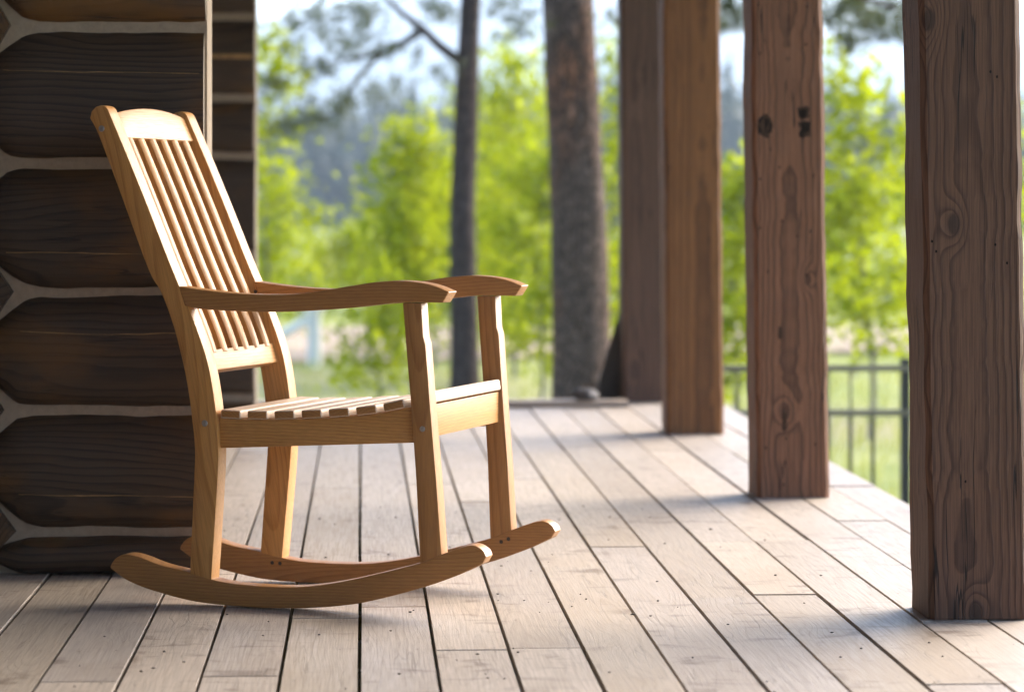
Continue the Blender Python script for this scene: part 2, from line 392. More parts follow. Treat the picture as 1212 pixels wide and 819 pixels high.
# ------------------------------------------------------------------ log cabin
cabin = empty('log_cabin', (-.6, 7.4, 0)); CB = Vector((-.6, 7.4, 0))
tag(cabin, 'dark brown log cabin wall with pale chinking at the porch corner', 'cabin')
def log_face(zb, zt, xl, xr, y, apex=None, depth=.27, bulge=.034, seed=0, mirror=None, parent=cabin):
    """log lying along X seen from the front: right end cut square, left end running into the corner notch"""
    n = 44; rows = 13
    bm = bmesh.new(); grid = []
    mid = (zb + zt) / 2; h = (zt - zb) / 2
    for i in range(n + 1):
        f = i / n
        if apex is not None: f = f ** 1.3
        x = xl + (xr - xl) * f
        kt = kb = 1.0
        if apex is not None:
            kt = min(1, max(.03, (x - xl) / (apex[0] - xl))); kb = min(1, max(.03, (x - xl) / (apex[1] - xl)))
            kt -= .05 * max(0, 1 - abs(x - apex[0]) / .035); kb -= .05 * max(0, 1 - abs(x - apex[1]) / .035)
        k = (kt + kb) / 2
        wt = .006 * noise.noise(Vector((x * 5, seed, 0))) + .003 * noise.noise(Vector((x * 16, seed, 4)))
        wb = .006 * noise.noise(Vector((x * 5, seed + 9, 2))) + .003 * noise.noise(Vector((x * 16, seed, 8)))
        t_, b_ = mid + h * kt + wt * min(1, k * 1.5), mid - h * kb + wb * min(1, k * 1.5)
        if b_ < .003: b_ = .003
        col = []
        for j in range(rows):
            s = .5 - .5 * math.cos(math.pi * j / (rows - 1))
            z = b_ + (t_ - b_) * s
            q = abs(2 * s - 1)
            d = bulge * (1 - q ** 5) * (.45 + .55 * k) - .02
            d += .006 * noise.noise(Vector((x * 2.2, z * 5, seed)))
            if s > .58: d -= .03 * (s - .58) * h / .16          # upper facet leans back
            col.append(bm.verts.new((x if mirror is None else 2 * mirror - x, y - d, z)))
        grid.append(col)
    for a, b in zip(grid, grid[1:]):
        for j in range(rows - 1): bm.faces.new((a[j], b[j], b[j+1], a[j+1]))
    back = [bm.verts.new((c[0].co.x, y + depth, c[0].co.z)) for c in grid]; backt = [bm.verts.new((c[-1].co.x, y + depth, c[-1].co.z)) for c in grid]
    for i in range(n):
        bm.faces.new((grid[i][0], back[i], back[i+1], grid[i+1][0])); bm.faces.new((grid[i][-1], grid[i+1][-1], backt[i+1], backt[i]))
        bm.faces.new((back[i], backt[i], backt[i+1], back[i+1]))
    bm.faces.new(grid[0] + [backt[0], back[0]])
    fc = bm.faces.new(grid[-1][::-1] + [back[-1], backt[-1]]); fc.material_index = 1
    for v in bm.verts: v.co -= CB
    return finish('log', bm, [LOGM, ENDG], parent, 'x', 50)
WY = 7.35; WPX = FPX / WY
zpx = lambda y: EYE - (y - HY) / WPX
xpx = lambda x: (x - 427.5) / WPX
nodes = [(5, -295), (22, -130), (22, 31), (3, 192), (25, 345), (14, 484), (28, 627)]
nodes = [(2, -460), (20, -620)][::-1] + nodes
G = .0105
for i, ((xa, ya), (xb, yb)) in enumerate(zip(nodes, nodes[1:] + [(20, 700)])):
    zt, zb = zpx(ya) - G, max(.003, zpx(yb) + G)
    nx = (xpx(xa) + .016, xpx(xb) + .016)
    half = (zt - zb) / 2
    xl = min(xpx(xa), xpx(xb)) - .85 * max(half, .1)
    lg = log_face(zb, zt, xl, xpx(243) + random.uniform(-.004, .004), WY, apex=nx, seed=i * 3.7)
    log_face(zb, zt, xl, -.1 + 2.4, WY, apex=nx, seed=i * 3.7 + 50, mirror=-1.03)          # the same course left of the corner
    # drying crack with raw wood showing
    if half > .1:
        bm = bmesh.new(); zc = zb + (zt - zb) * (.30 if i % 2 else .68); pr = None; x = xl + .14
        prev = None
        while x < xpx(242):
            zz = zc + .006 * noise.noise(Vector((x * 4, i, 0))) + .002 * noise.noise(Vector((x * 20, i, 0))) + (x - xl) * -.012
            th = .0010 * max(.1, .7 + noise.noise(Vector((x * 7, i, 3))))
            yy = WY - .0275
            cur = [bm.verts.new(Vector((x, yy + o_, z_)) - CB) for o_, z_ in ((0, zz - th), (0, zz + th))]
            if prev: bm.faces.new((prev[0], cur[0], cur[1], prev[1]))
            prev = cur; x += .012
        # lay the crack on the log's face
        lm = lg.data; vsl = [v.co for v in lm.vertices]
        from mathutils.bvhtree import BVHTree
        bv = BVHTree.FromPolygons(vsl, [tuple(p.vertices) for p in lm.polygons])
        for v in bm.verts:
            hit = bv.ray_cast(Vector((v.co.x, -1, v.co.z)), Vector((0, 1, 0)))
            if hit[0] is not None: v.co.y = hit[0].y - .0008
        finish('drying_crack', bm, CRACK, lg, smooth=0)
bm = bmesh.new(); v, f = bm_box(bm, -3.6, xpx(245.5), WY + .027, WY + .262, .003, 2.62)
for v in bm.verts: v.co -= CB
finish('chinking', bm, CHINK, cabin, smooth=0)
# logs running along the porch (their hexagonal ends show at the corner), and the wall they make
def hex_log(xr, z, hh, y0, y1, seed):
    xc = xr - .215; bm = bmesh.new()
    prof = [(xr, z), (xr - .09, z + hh), (xr - .34, z + hh), (xr - .43, z), (xr - .34, z - hh), (xr - .09, z - hh)]
    prof = [(a, max(.003, b)) for a, b in prof]
    rings = []
    for y, kk in ((y0 + .012, .93), (y0, .88), (y0, .0)):
        pass
    stations = [y0] + [y0 + (y1 - y0) * i / 6 for i in range(1, 7)]
    for y in stations:
        rings.append([bm.verts.new((xc + (a - xc) * .955, y, z + (b - z) * .93)) for a, b in prof])
    for a, b in zip(rings, rings[1:]):
        for i in range(6): bm.faces.new((a[i], a[(i+1) % 6], b[(i+1) % 6], b[i]))
    bm.faces.new(rings[0]); bm.faces.new(rings[-1][::-1])
    bevel(bm, .016, 2)
    for v in bm.verts: v.co -= CB
    finish('log', bm, LOGM, cabin, 'y', 40)
for i, (xa, ya) in enumerate(nodes):
    up_ = (nodes[i-1][1] if i else ya - 160); dn = nodes[i+1][1] if i + 1 < len(nodes) else ya + 130
    hh = min(ya - up_, dn - ya) / 2 / WPX - .004
    hex_log(xpx(xa) - .004, zpx(ya), hh, WY - .012, 16, i)
bm = bmesh.new(); bm_box(bm, -1.2, -.93, WY + .27, 16.1, .003, 2.62)
for v in bm.verts: v.co -= CB
finish('chinking', bm, CHINK, cabin, smooth=0)
# second crossing wall farther along the porch
FY = 12.5; fpx = FPX / FY
fz = lambda y: EYE - (y - HY) / fpx
fl = [-300, -185, -70, 20, 116, 184, 300, 392, 470, 500.9]
for i, (a, b) in enumerate(zip(fl, fl[1:])):
    fl_ = log_face(max(.003, fz(b) + .015), fz(a) - .015, -.95, (301.5 - 427.5) / fpx + random.uniform(-.004, .004), FY, depth=.22, seed=70 + i * 2.3)
    if a == 20: crack_log = fl_
bm = bmesh.new(); bm_box(bm, -.95, (303 - 427.5) / fpx, FY + .027, FY + .215, .003, 2.62)
for v in bm.verts: v.co -= CB
finish('chinking', bm, CHINK, cabin, smooth=0)
bm = bmesh.new(); bm_box(bm, -.86, -.447, FY - .034, FY - .01, fz(70.5), fz(65.5))
for v in bm.verts: v.co -= CB
finish('drying_crack', bm, CRACK, crack_log, smooth=0)
# added unseen log walls, left and behind, that block sky light from those sides
for i in range(9):
    za, zb_ = .003 + i * .31, .003 + (i + 1) * .31 - .026
    for name_, (x0, x1, y0, y1), ax in (('log', (-3.72, -3.46, -9.2, WY - .03), 'y'), ('log', (-3.44, 2.1, -9.25, -9.0), 'x')):
        bm = bmesh.new(); bm_box(bm, x0, x1, y0, y1, za, zb_); bevel(bm, .03, 2)
        for v in bm.verts: v.co -= CB
        finish(name_, bm, LOGM, cabin, ax, 40)
for x0, x1, y0, y1 in ((-3.70, -3.49, -9.2, WY - .03), (-3.44, 2.08, -9.22, -9.03)):
    bm = bmesh.new(); bm_box(bm, x0, x1, y0, y1, .003, 2.75)
    for v in bm.verts: v.co -= CB
    finish('chinking', bm, CHINK, cabin, smooth=0)
# porch roof over the posts, extended behind the camera to block sky light
bm = bmesh.new()
pv = [(-4.2, 3.55), (2.15, 2.66), (2.15, 2.80), (-4.2, 3.69)]
ra = [bm.verts.new((x, -9.4, z)) for x, z in pv]; rb = [bm.verts.new((x, 16.4, z)) for x, z in pv]
for i in range(4): bm.faces.new((ra[i], ra[(i+1) % 4], rb[(i+1) % 4], rb[i]))
bm.faces.new(ra[::-1]); bm.faces.new(rb)
for v in bm.verts: v.co -= CB
finish('porch_roof', bm, FRAME, cabin, 'y', 0)
bm = bmesh.new(); bm_box(bm, 1.22, 1.40, -9, 16, 2.43, 2.66)
for v in bm.verts: v.co -= CB
finish('roof_beam', bm, FRAME, cabin, 'y', 0)

# ------------------------------------------------------------------ timber posts
def post(xpix, ypix, wd, mat, label, lean, seed, dep=None, pith=(0.01, .09)):
    Y = FPX * EYE / (ypix - HY); X = (xpix - 427.5) * Y / FPX; dep = dep or wd
    root = empty('timber_post', (X + wd / 2, Y + dep / 2, .0025)); tag(root, label, 'post', 'porch posts along the deck edge')
    bm = bmesh.new(); ch = .012; n = 60; H = 2.425
    base = []
    for sx, sy in ((-1, -1), (1, -1), (1, 1), (-1, 1)):
        cx_, cy_ = sx * wd / 2, sy * dep / 2
        a = (cx_ - sx * ch, cy_); b = (cx_, cy_ - sy * ch)
        base += [a, b] if sx * sy < 0 else [b, a]
    rings = []
    for i in range(n + 1):
        z = H * i / n; ring = []
        for q, (x, y) in enumerate(base):
            c = q // 2
            wv = .007 * max(-.1, noise.noise(Vector((z * 3.1, seed, c * 5)))) + .004 * noise.noise(Vector((z * 11, seed, c * 5 + 2)))
            d = Vector((x, y)).normalized() * wv
            ring.append(bm.verts.new((x - d.x + lean * z, y - d.y, z)))
        rings.append(ring)
    for a, b in zip(rings, rings[1:]):
        for i in range(8): bm.faces.new((a[i], a[(i+1) % 8], b[(i+1) % 8], b[i]))
    bm.faces.new(rings[0][::-1]); bm.faces.new(rings[-1])
    o = finish('shaft', bm, mat, root, None, 25); write_grain(o.data, 'z', pith=pith)
    return root, o
def on_post(root, o, spots, name, mat, off=.0009):
    """small round or square marks on the post's front face, placed by photo pixel"""
    bm = bmesh.new(); Yf = root.location.y
    D = Yf - .1
    bv_ = [(v.co.x, v.co.y, v.co.z) for v in o.data.vertices]
    from mathutils.bvhtree import BVHTree
    bv = BVHTree.FromPolygons([Vector(q) for q in bv_], [tuple(p.vertices) for p in o.data.polygons])
    for x, y, rx, rz in spots:
        P = Vector(((x - 427.5) * D / FPX, D, EYE - (y - HY) * D / FPX)) - Vector(root.location)
        vsx = []
        for k in range(10):
            an = 2 * math.pi * k / 10; jit = (1 + .15 * math.sin(k * 2.3 + x)) * (min(1.25, 1 / max(abs(math.cos(an)), abs(math.sin(an)))))
            q = P + Vector((math.cos(an) * rx * jit, 0, math.sin(an) * rz * jit))
            hit = bv.ray_cast(Vector((q.x, -1, q.z)), Vector((0, 1, 0)))
            if hit[0] is None: break
            vsx.append(bm.verts.new((q.x, hit[0].y - off, q.z)))
        else: bm.faces.new(vsx)
    return tag(finish(name, bm, mat, o, smooth=0), kind='stuff')
PW = .217
p1, o1 = post(1104.5, 738.5, PW, POST[0], 'thick dark brown timber post with a round knot, closest to the rocking chair row front', -.016, 1, pith=(.0, .088))
p2, o2 = post(898, 592, .222, POST[1], 'reddish brown timber post with two black square marks and nail holes', -.013, 5, pith=(.01, .088))
p3, o3 = post(791, 515.5, .222, POST[2], 'light orange-brown smooth timber post between the reddish and the grey posts', -.010, 9, pith=(.05, .11))
p4, o4 = post(738.5, 477, .222, POST[3], 'grey-brown timber post at the far deck corner beside the leaning planks', -.006, 13, pith=(-.04, .10))
p1['label'] = 'thick dark brown timber post with a round knot halfway up'
rr = random.Random(5)
on_post(p2, o2, [(901 + dx, y, .0022, .0045) for dx, y in ((0, 63), (0, 212), (0, 270), (55, 52), (56, 7), (-2, 5), (64, 208), (23, 198), (44, 280), (60, 274), (9, 322), (55, 326), (7, 531), (28, 575), (66, 527), (31, 520), (12, 177), (26, 262))], 'nail_holes', HOLE)
on_post(p2, o2, [(907, 149, .022, .034), (953, 133, .018, .020), (954, 153, .019, .026), (925, 395, .006, .02), (930, 500, .007, .03)], 'dark_stains', HALO, .0005)
on_post(p2, o2, [(905, 148, .016, .024), (911, 150, .010, .018), (952, 134, .013, .014), (955, 150, .013, .017), (951, 158, .009, .012)], 'square_marks', SOOT)
on_post(p1, o1, [(1177, 84, .002, .003), (1185, 90, .002, .003), (1107, 286, .002, .003), (1112, 298, .002, .003), (1183, 290, .002, .003), (1197, 312, .002, .003), (1147, 572, .002, .003)], 'nail_holes', HOLE)
on_post(p3, o3, [(800, 60, .002, .004), (840, 150, .002, .004), (797, 300, .002, .004)], 'nail_holes', HOLE)

# ------------------------------------------------------------------ rocking chair
C_Y0, PSI, CW, CB_, CC = 6.60919542, 0.34309198, 0.48336722, 0.07418772, 0.02598916
T = .048
U0, V0 = -.16, (CW + T) / 2
org = Vector((0, C_Y0, 0)) + Vector((math.cos(PSI), -math.sin(PSI), 0)) * U0 + Vector((math.sin(PSI), math.cos(PSI), 0)) * V0
chair = empty('rocking_chair', (org.x, org.y, .0035), -PSI)
tag(chair, 'honey coloured slatted wooden rocking chair with curved armrests standing on the deck', 'rocking chair')
def side_map(side):
    def f(u, s, z):
        v = -CB_ * u - CC * z + s if side == 0 else CW + T + CB_ * u + CC * z - s
        return Vector((u - U0, v - V0, z))
    return f
def member(name, prof, side, s0=0.0, s1=T, bev=.004, axis=None, seg=2, mat=None):
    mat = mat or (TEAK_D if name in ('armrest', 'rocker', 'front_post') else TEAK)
    """side-view outline (u, z) given thickness s0..s1 measured inwards from the chair's outer face"""
    bm = bmesh.new()
    a = [bm.verts.new((u, s0, z)) for u, z in prof]; b = [bm.verts.new((u, s1, z)) for u, z in prof]
    n = len(prof)
    for i in range(n): bm.faces.new((a[i], a[(i+1) % n], b[(i+1) % n], b[i]))
    bm.faces.new(a[::-1]); bm.faces.new(b)
    bmesh.ops.recalc_face_normals(bm, faces=bm.faces)
    bevel(bm, bev, seg, 28)
    f = side_map(side)
    for v in bm.verts: v.co = f(*v.co)
    return finish(name, bm, mat, chair, axis or 'x', 32)
upb = [(-.652, 1.078), (-.631, 1.042), (-.582, .923), (-.510, .743), (-.479, .692), (-.450, .621), (-.427, .540), (-.4155, .485), (-.407, .43), (-.399, .35), (-.401, .28), (-.414, .066)]
upf = [(-.361, .053), (-.343, .28), (-.3405, .36), (-.346, .434), (-.356, .500), (-.3675, .548), (-.386, .600), (-.412, .660), (-.457, .760), (-.508, .880), (-.560, .998), (-.606, 1.098)]
FT = sorted([(z, u) for u, z in spline(upf, 8)])                     # front edge: z -> u
rkb = [(-.612, .071), (-.571, .046), (-.504, .025), (-.399, .0055), (-.279, .0), (-.156, .002), (-.055, .012), (.025, .027), (.144, .061), (.223, .090), (.283, .118)]
rkt = [(.292, .133), (.284, .147), (.262, .157), (.233, .151), (.188, .134), (.138, .114), (.046, .088), (-.034, .068), (-.115, .053), (-.196, .047), (-.299, .049), (-.361, .057), (-.415, .070), (-.486, .083), (-.539, .099), (-.575, .1035), (-.598, .094), (-.611, .078)]
amb = [(-.419, .661), (-.375, .654), (-.292, .651), (-.21, .650), (-.109, .654), (-.009, .662), (.051, .669), (.103, .6745), (.169, .675), (.197, .6745)]
amt = [(.212, .698), (.179, .7105), (.140, .718), (.091, .721), (.032, .7165), (-.048, .704), (-.129, .692), (-.21, .688), (-.292, .6895), (-.375, .697), (-.4325, .7045)]
pst = [(.103, .6735), (.110, .583), (.120, .456), (.131, .292), (.1385, .112), (.189, .132), (.178, .294), (.169, .403), (.1555, .585), (.1505, .601), (.1465, .6735)]
for sd_ in (0, 1):
    MEM = globals().setdefault('MEMB', {})
    MEM['rear_upright', sd_] = member('rear_upright', spline(upb, 5) + spline(upf, 5) + [(-.612, 1.104), (-.622, 1.107), (-.636, 1.104), (-.647, 1.094)], sd_, axis=(-.2, 0, 1), bev=.003)
    MEM['rocker', sd_] = member('rocker', spline(rkb, 5) + spline(rkt, 5), sd_, axis='x', bev=.006, seg=3)
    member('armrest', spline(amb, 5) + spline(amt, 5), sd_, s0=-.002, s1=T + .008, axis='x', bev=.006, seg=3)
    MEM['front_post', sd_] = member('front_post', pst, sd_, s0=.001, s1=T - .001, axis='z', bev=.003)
    seatc = [(-.342, .4145), (-.316, .412), (-.213, .413), (-.111, .418), (-.011, .426), (.049, .434), (.118, .449)]
    member('side_rail', [(-.3405, .347), (.126, .372)] + [(u, z) for u, z in spline(seatc, 4)][::-1], sd_, s0=.012, s1=.036, axis='x', bev=.002)
SEAT = [(-.345, .4145), (-.316, .412), (-.213, .413), (-.111, .418), (-.011, .426), (.049, .434), (.114, .449), (.18, .4645)]
def vedge(u, z): return -CB_ * u - CC * z
def cross(name, prof, inset, bev=.003, axis='y', arch=None, nseg=1, seg=2):
    """piece running across the chair: outline (u, z), ends inset from the outer faces"""
    bm = bmesh.new(); rings = []
    for i in range(nseg + 1):
        f = i / nseg; ring = []
        for u, z in prof:
            va = vedge(u, z) + inset; vb = CW + T - vedge(u, z) - inset
            zz = z + (arch(f, z) if arch else 0)
            ring.append(bm.verts.new((u - U0, va + (vb - va) * f - V0, zz)))
        rings.append(ring)
    n = len(prof)
    for a, b in zip(rings, rings[1:]):
        for i in range(n): bm.faces.new((a[i], a[(i+1) % n], b[(i+1) % n], b[i]))
    bm.faces.new(rings[0][::-1]); bm.faces.new(rings[-1])
    bmesh.ops.recalc_face_normals(bm, faces=bm.faces)
    bevel(bm, bev, seg, 40)
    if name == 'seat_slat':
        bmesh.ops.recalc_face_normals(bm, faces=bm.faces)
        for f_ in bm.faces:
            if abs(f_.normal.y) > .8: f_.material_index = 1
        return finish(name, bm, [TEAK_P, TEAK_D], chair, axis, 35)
    return finish(name, bm, TEAK, chair, axis, 35)
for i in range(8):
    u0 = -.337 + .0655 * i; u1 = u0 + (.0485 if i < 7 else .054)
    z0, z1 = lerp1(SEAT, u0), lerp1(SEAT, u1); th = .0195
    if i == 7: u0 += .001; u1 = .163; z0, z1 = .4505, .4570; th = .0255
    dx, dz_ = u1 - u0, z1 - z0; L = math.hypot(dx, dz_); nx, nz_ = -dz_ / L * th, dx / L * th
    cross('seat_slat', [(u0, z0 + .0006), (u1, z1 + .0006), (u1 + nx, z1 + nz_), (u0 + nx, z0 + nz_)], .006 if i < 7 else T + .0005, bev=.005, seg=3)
cross('front_rail', [(.133, .381), (.157, .383), (.157, .4530), (.133, .4495)], T + .0003, bev=.002)
cross('rear_rail', [(-.372, .345), (-.350, .345), (-.350, .408), (-.372, .408)], T + .0003, bev=.002)
def back_piece(z0, z1, off, th):
    a = lerp1(FT, z0) - off; b = lerp1(FT, z1) - off
    return [(a, z0), (b, z1), (b - th, z1 - th * .42), (a - th, z0 - th * .42)]
cross('top_rail', back_piece(1.036, 1.090, .010, .024), T + .0003, bev=.003, nseg=12, arch=lambda f, z: (.017 * math.sin(math.pi * f) ** .8 if z > 1.07 else 0))
cross('lower_back_rail', back_piece(.516, .561, .016, .026), T + .0003, bev=.003)
# back slats follow the curve of the uprights
for i in range(6):
    f = (i + .62) / 6.25; bm = bmesh.new(); rings = []; wv = .0150
    n = 26
    for q in range(n + 1):
        z = .553 + (1.046 - .553) * q / n
        u = lerp1(FT, z) - .021; du = (lerp1(FT, z + .02) - lerp1(FT, z - .02)) / .04
        nrm = Vector((1, 0, -du)).normalized()
        va = vedge(u, z) + T; vb = CW + T - vedge(u, z) - T
        vc = va + (vb - va) * f
        ring = []
        for a, b in ((-wv, -.008), (wv, -.008), (wv, .003), (wv * .55, .0085), (-wv * .55, .0085), (-wv, .003)):
            ring.append(bm.verts.new((u - U0 + nrm.x * b, vc + a - V0, z + nrm.z * b)))
        rings.append(ring)
    for a, b in zip(rings, rings[1:]):
        for k in range(6): bm.faces.new((a[k], a[(k+1) % 6], b[(k+1) % 6], b[k]))
    bm.faces.new(rings[0][::-1]); bm.faces.new(rings[-1])
    finish('back_slat', bm, TEAK, chair, (-.25, 0, 1), 50)
def bolt(part, side, u, z, s, r, mat, name='bolt'):
    f = side_map(side); bm = bmesh.new()
    for rr_, h_ in ((r, .0012), (r * .55, .0024)):
        bmesh.ops.create_cone(bm, cap_ends=True, segments=16, radius1=rr_, radius2=rr_ * .85, depth=h_, matrix=Matrix.Translation((0, 0, h_ / 2)))
    M = Matrix.Rotation(R(90), 4, 'X')
    for v in bm.verts: v.co = M @ v.co + f(u, s, z)
    finish(name, bm, mat, MEMB[part, side], smooth=40)
bolt('rear_upright', 0, -.622, 1.055, 0, .0075, STEEL); bolt('rear_upright', 0, -.373, .402, 0, .0075, STEEL); bolt('front_post', 0, .147, .403, .001, .0065, STEEL)
# on the far side the inner faces show (s = T is the face towards the camera)
for pn, u, z in (('rear_upright', -.432, .681), ('rocker', -.385, .045), ('rocker', -.366, .044), ('rocker', .165, .107), ('rocker', .182, .114)): bolt(pn, 1, u, z, T, .0045, SCREW, 'screw')

# ------------------------------------------------------------------ things at the deck's far end
lp = empty('leaning_planks', (1.14, 13.95, .004)); tag(lp, 'dark weathered planks leaning against the grey-brown post at the deck end', 'planks')
for i, (xb, wd, sl) in enumerate(((-.075, .12, .155), (.05, .13, .14), (.185, .13, .12))):
    bm = bmesh.new(); pts = [(xb, 0), (xb + wd, 0), (xb + wd + sl * 1.0, .70 + i * .12), (xb + wd * .6 + sl, .74 + i * .1)] if i == 0 else [(xb, 0), (xb + wd, 0), (xb + wd + sl, .8 + i * .1), (xb + sl, .82 + i * .1)]
    a = [bm.verts.new((x, -.012 + i * .004 + z * .05, z)) for x, z in pts]; b = [bm.verts.new((x, .014 + i * .004 + z * .05, z)) for x, z in pts]
    for k in range(4): bm.faces.new((a[k], a[(k+1) % 4], b[(k+1) % 4], b[k]))
    bm.faces.new(a[::-1]); bm.faces.new(b); bmesh.ops.recalc_face_normals(bm, faces=bm.faces); bevel(bm, .003)
    finish('plank', bm, DARKWOOD, lp, 'z')
bm = bmesh.new(); bmesh.ops.create_icosphere(bm, subdivisions=3, radius=1)
for v in bm.verts:
    d = 1 + .22 * noise.noise(v.co * 1.4 + Vector((3, 1, 2))); v.co = Vector((v.co.x * .055 * d, v.co.y * .05 * d, max(-.6, v.co.z) * .036 * d))
st = finish('stone', bm, STONE, None, None, 40, loc=(.998, 13.53, .050)); tag(st, 'small rounded grey stone resting on the deck curb beside the leaning planks', 'stone')

# ------------------------------------------------------------------ ground
GZ = -.80
bm = bmesh.new()
xs = [-9000, -3000, -900, -300, -120] + [-60 + 5 * i for i in range(25)] + [120, 300, 900, 3000, 9000]
ys = [-300, -60, -20] + [-10 + 3 * i for i in range(40)] + [125, 150, 200, 300, 500, 900, 1600, 3000, 9000]
gv = [[bm.verts.new((x, y, GZ + (0 if abs(x) < 3 and y < 17 else .10 * noise.noise(Vector((x * .13, y * .13, 0)))) * (1 if y > 18 and y < 200 else .0) )) for x in xs] for y in ys]
for a, b in zip(gv, gv[1:]):
    for i in range(len(xs) - 1): bm.faces.new((a[i], a[i+1], b[i+1], b[i]))
tag(finish('ground', bm, MEADOW), kind='structure')
bm = bmesh.new(); pr = None
for i in range(60):
    x = -60 + i * 2.4; yc = 37.5 + 1.2 * math.sin(x * .07) + .03 * x
    cur = [bm.verts.new((x, yc + o_, GZ + .10 * noise.noise(Vector((x * .13, (yc + o_) * .13, 0))) + .05)) for o_ in (-3.6, -1.2, 1.2, 3.6)]
    if pr:
        for k in range(3): bm.faces.new((pr[k], cur[k], cur[k+1], pr[k+1]))
    pr = cur
tag(finish('dirt_road', bm, DIRT), kind='structure')
def gz(x, y): return GZ + (.10 * noise.noise(Vector((x * .13, y * .13, 0))) if 18 < y < 200 else 0)

# grass tufts
def blades(name, n, yr, xr, hgt, wid, mat, seed, label):
    r = random.Random(seed); V, F, L = [], [], []
    for i in range(n):
        y = r.uniform(*yr); x = r.uniform(xr[0], xr[1]) * (y / yr[0]) ** .8; z = gz(x, y) - .01
        h = hgt * r.uniform(.4, 1.2); an = r.uniform(0, 6.28); lx, ly = r.uniform(-.4, .4) * h, r.uniform(-.4, .4) * h
        c, s = math.cos(an) * wid, math.sin(an) * wid
        b = len(V); V += [(x - c, y - s, z), (x + c, y + s, z), (x + lx, y + ly, z + h)]; F.append((b, b+1, b+2)); L += [r.random()] * 3
    me = bpy.data.meshes.new(name); me.from_pydata(V, [], F); me.materials.append(mat)
    a = me.attributes.new('lv', 'FLOAT', 'POINT'); a.data.foreach_set('value', L)
    o = bpy.data.objects.new(name, me); COL.objects.link(o); tag(o, label, 'grass', kind='stuff'); return o
GRASS = leafmat('meadow_grass', (.22, .26, .06), (.42, .41, .16), .45)
blades('grass', 42000, (14.5, 60), (-3.5, 8), .14, .008, GRASS, 4, 'short sunlit meadow grass beyond the deck')

# ------------------------------------------------------------------ railing beside the deck
fe = empty('railing', (2.7, 15.0, GZ)); tag(fe, 'black metal railing with thin balusters on the grass beyond the deck edge', 'railing')
FZ = EYE - GZ
def fbox(name, x0, x1, y0, y1, z0, z1, mat, bv=.004):
    bm = bmesh.new(); bm_box(bm, x0, x1, y0, y1, z0, z1); bevel(bm, bv, 1); return finish(name, bm, mat, fe)
for x in (-1.28, 0.0, 1.3): fbox('post', x - .022, x + .022, -.022, .022, 0, .94, IRON)
zt = FZ - (437 - HY) / 240; zm = FZ - (490 - HY) / 240
for za in (zt, zm): fbox('rail', -1.28, 1.3, -.024, .024, za - .015, za + .015, RAILM)
fbox('rail', -1.28, 1.3, -.018, .018, .10, .135, IRON)
x = -1.17
while x < 1.25:
    if abs(x) > .05: fbox('baluster', x - .008, x + .008, -.008, .008, .136, zm - .0152, IRON, .002); fbox('baluster', x - .005, x + .005, -.005, .005, zm + .0152, zt - .0152, RAILM, .001)
    x += .112

# pale bollard by the road
q = at(372, 430, 33); bo = empty('bollard', (q.x, q.y, gz(q.x, q.y))); tag(bo, 'pale grey post with a white rounded cap and sloping rail beside the dirt road', 'bollard')
bm = bmesh.new(); bm_tube(bm, [(0, 0, 0), (0, 0, .6)], [.075, .075], 16); finish('shaft', bm, PALE, bo)
bm = bmesh.new(); bm_tube(bm, [(0, 0, .6), (0, 0, .66), (0, 0, .74), (0, 0, .80), (0, 0, .82)], [.10, .125, .125, .08, .02], 16); finish('cap', bm, WHITE, bo)
bm = bmesh.new(); bm_tube(bm, [(-.07, 0, .52), (-.45, .05, .30), (-.9, .1, .12)], [.05, .05, .05], 10); finish('sloping_rail', bm, WHITE, bo)

# ------------------------------------------------------------------ trees
def leaf_mesh(name, spots, size, mat, parent, seed, aspect=.8, flat=.3):
    """many leaf quads; spots = (centre, spread, count)"""
    r = random.Random(seed); V, F, L = [], [], []
    for c, sp, n in spots:
        tone = r.random()
        for i in range(n):
            p = Vector((r.gauss(0, 1), r.gauss(0, 1), r.gauss(0, 1))) * sp * .55 + c
            s = size * r.uniform(.6, 1.3)
            d = Vector((r.gauss(0, 1), r.gauss(0, 1), r.gauss(-.3, .7))).normalized(); e = d.cross(Vector((r.gauss(0, 1), r.gauss(0, 1), r.gauss(0, 1)))).normalized()
            b = len(V); V += [p, p + d * s * .5 + e * s * .5 * aspect, p + d * s, p + d * s * .5 - e * s * .5 * aspect]
            F.append((b, b+1, b+2, b+3)); L += [max(0, min(1, tone * .55 + r.random() * .45))] * 4
    me = bpy.data.meshes.new(name); me.from_pydata(V, [], F); me.materials.append(mat)
    a = me.attributes.new('lv', 'FLOAT', 'POINT'); a.data.foreach_set('value', L)
    o = bpy.data.objects.new(name, me); COL.objects.link(o); o.parent = parent
    return o
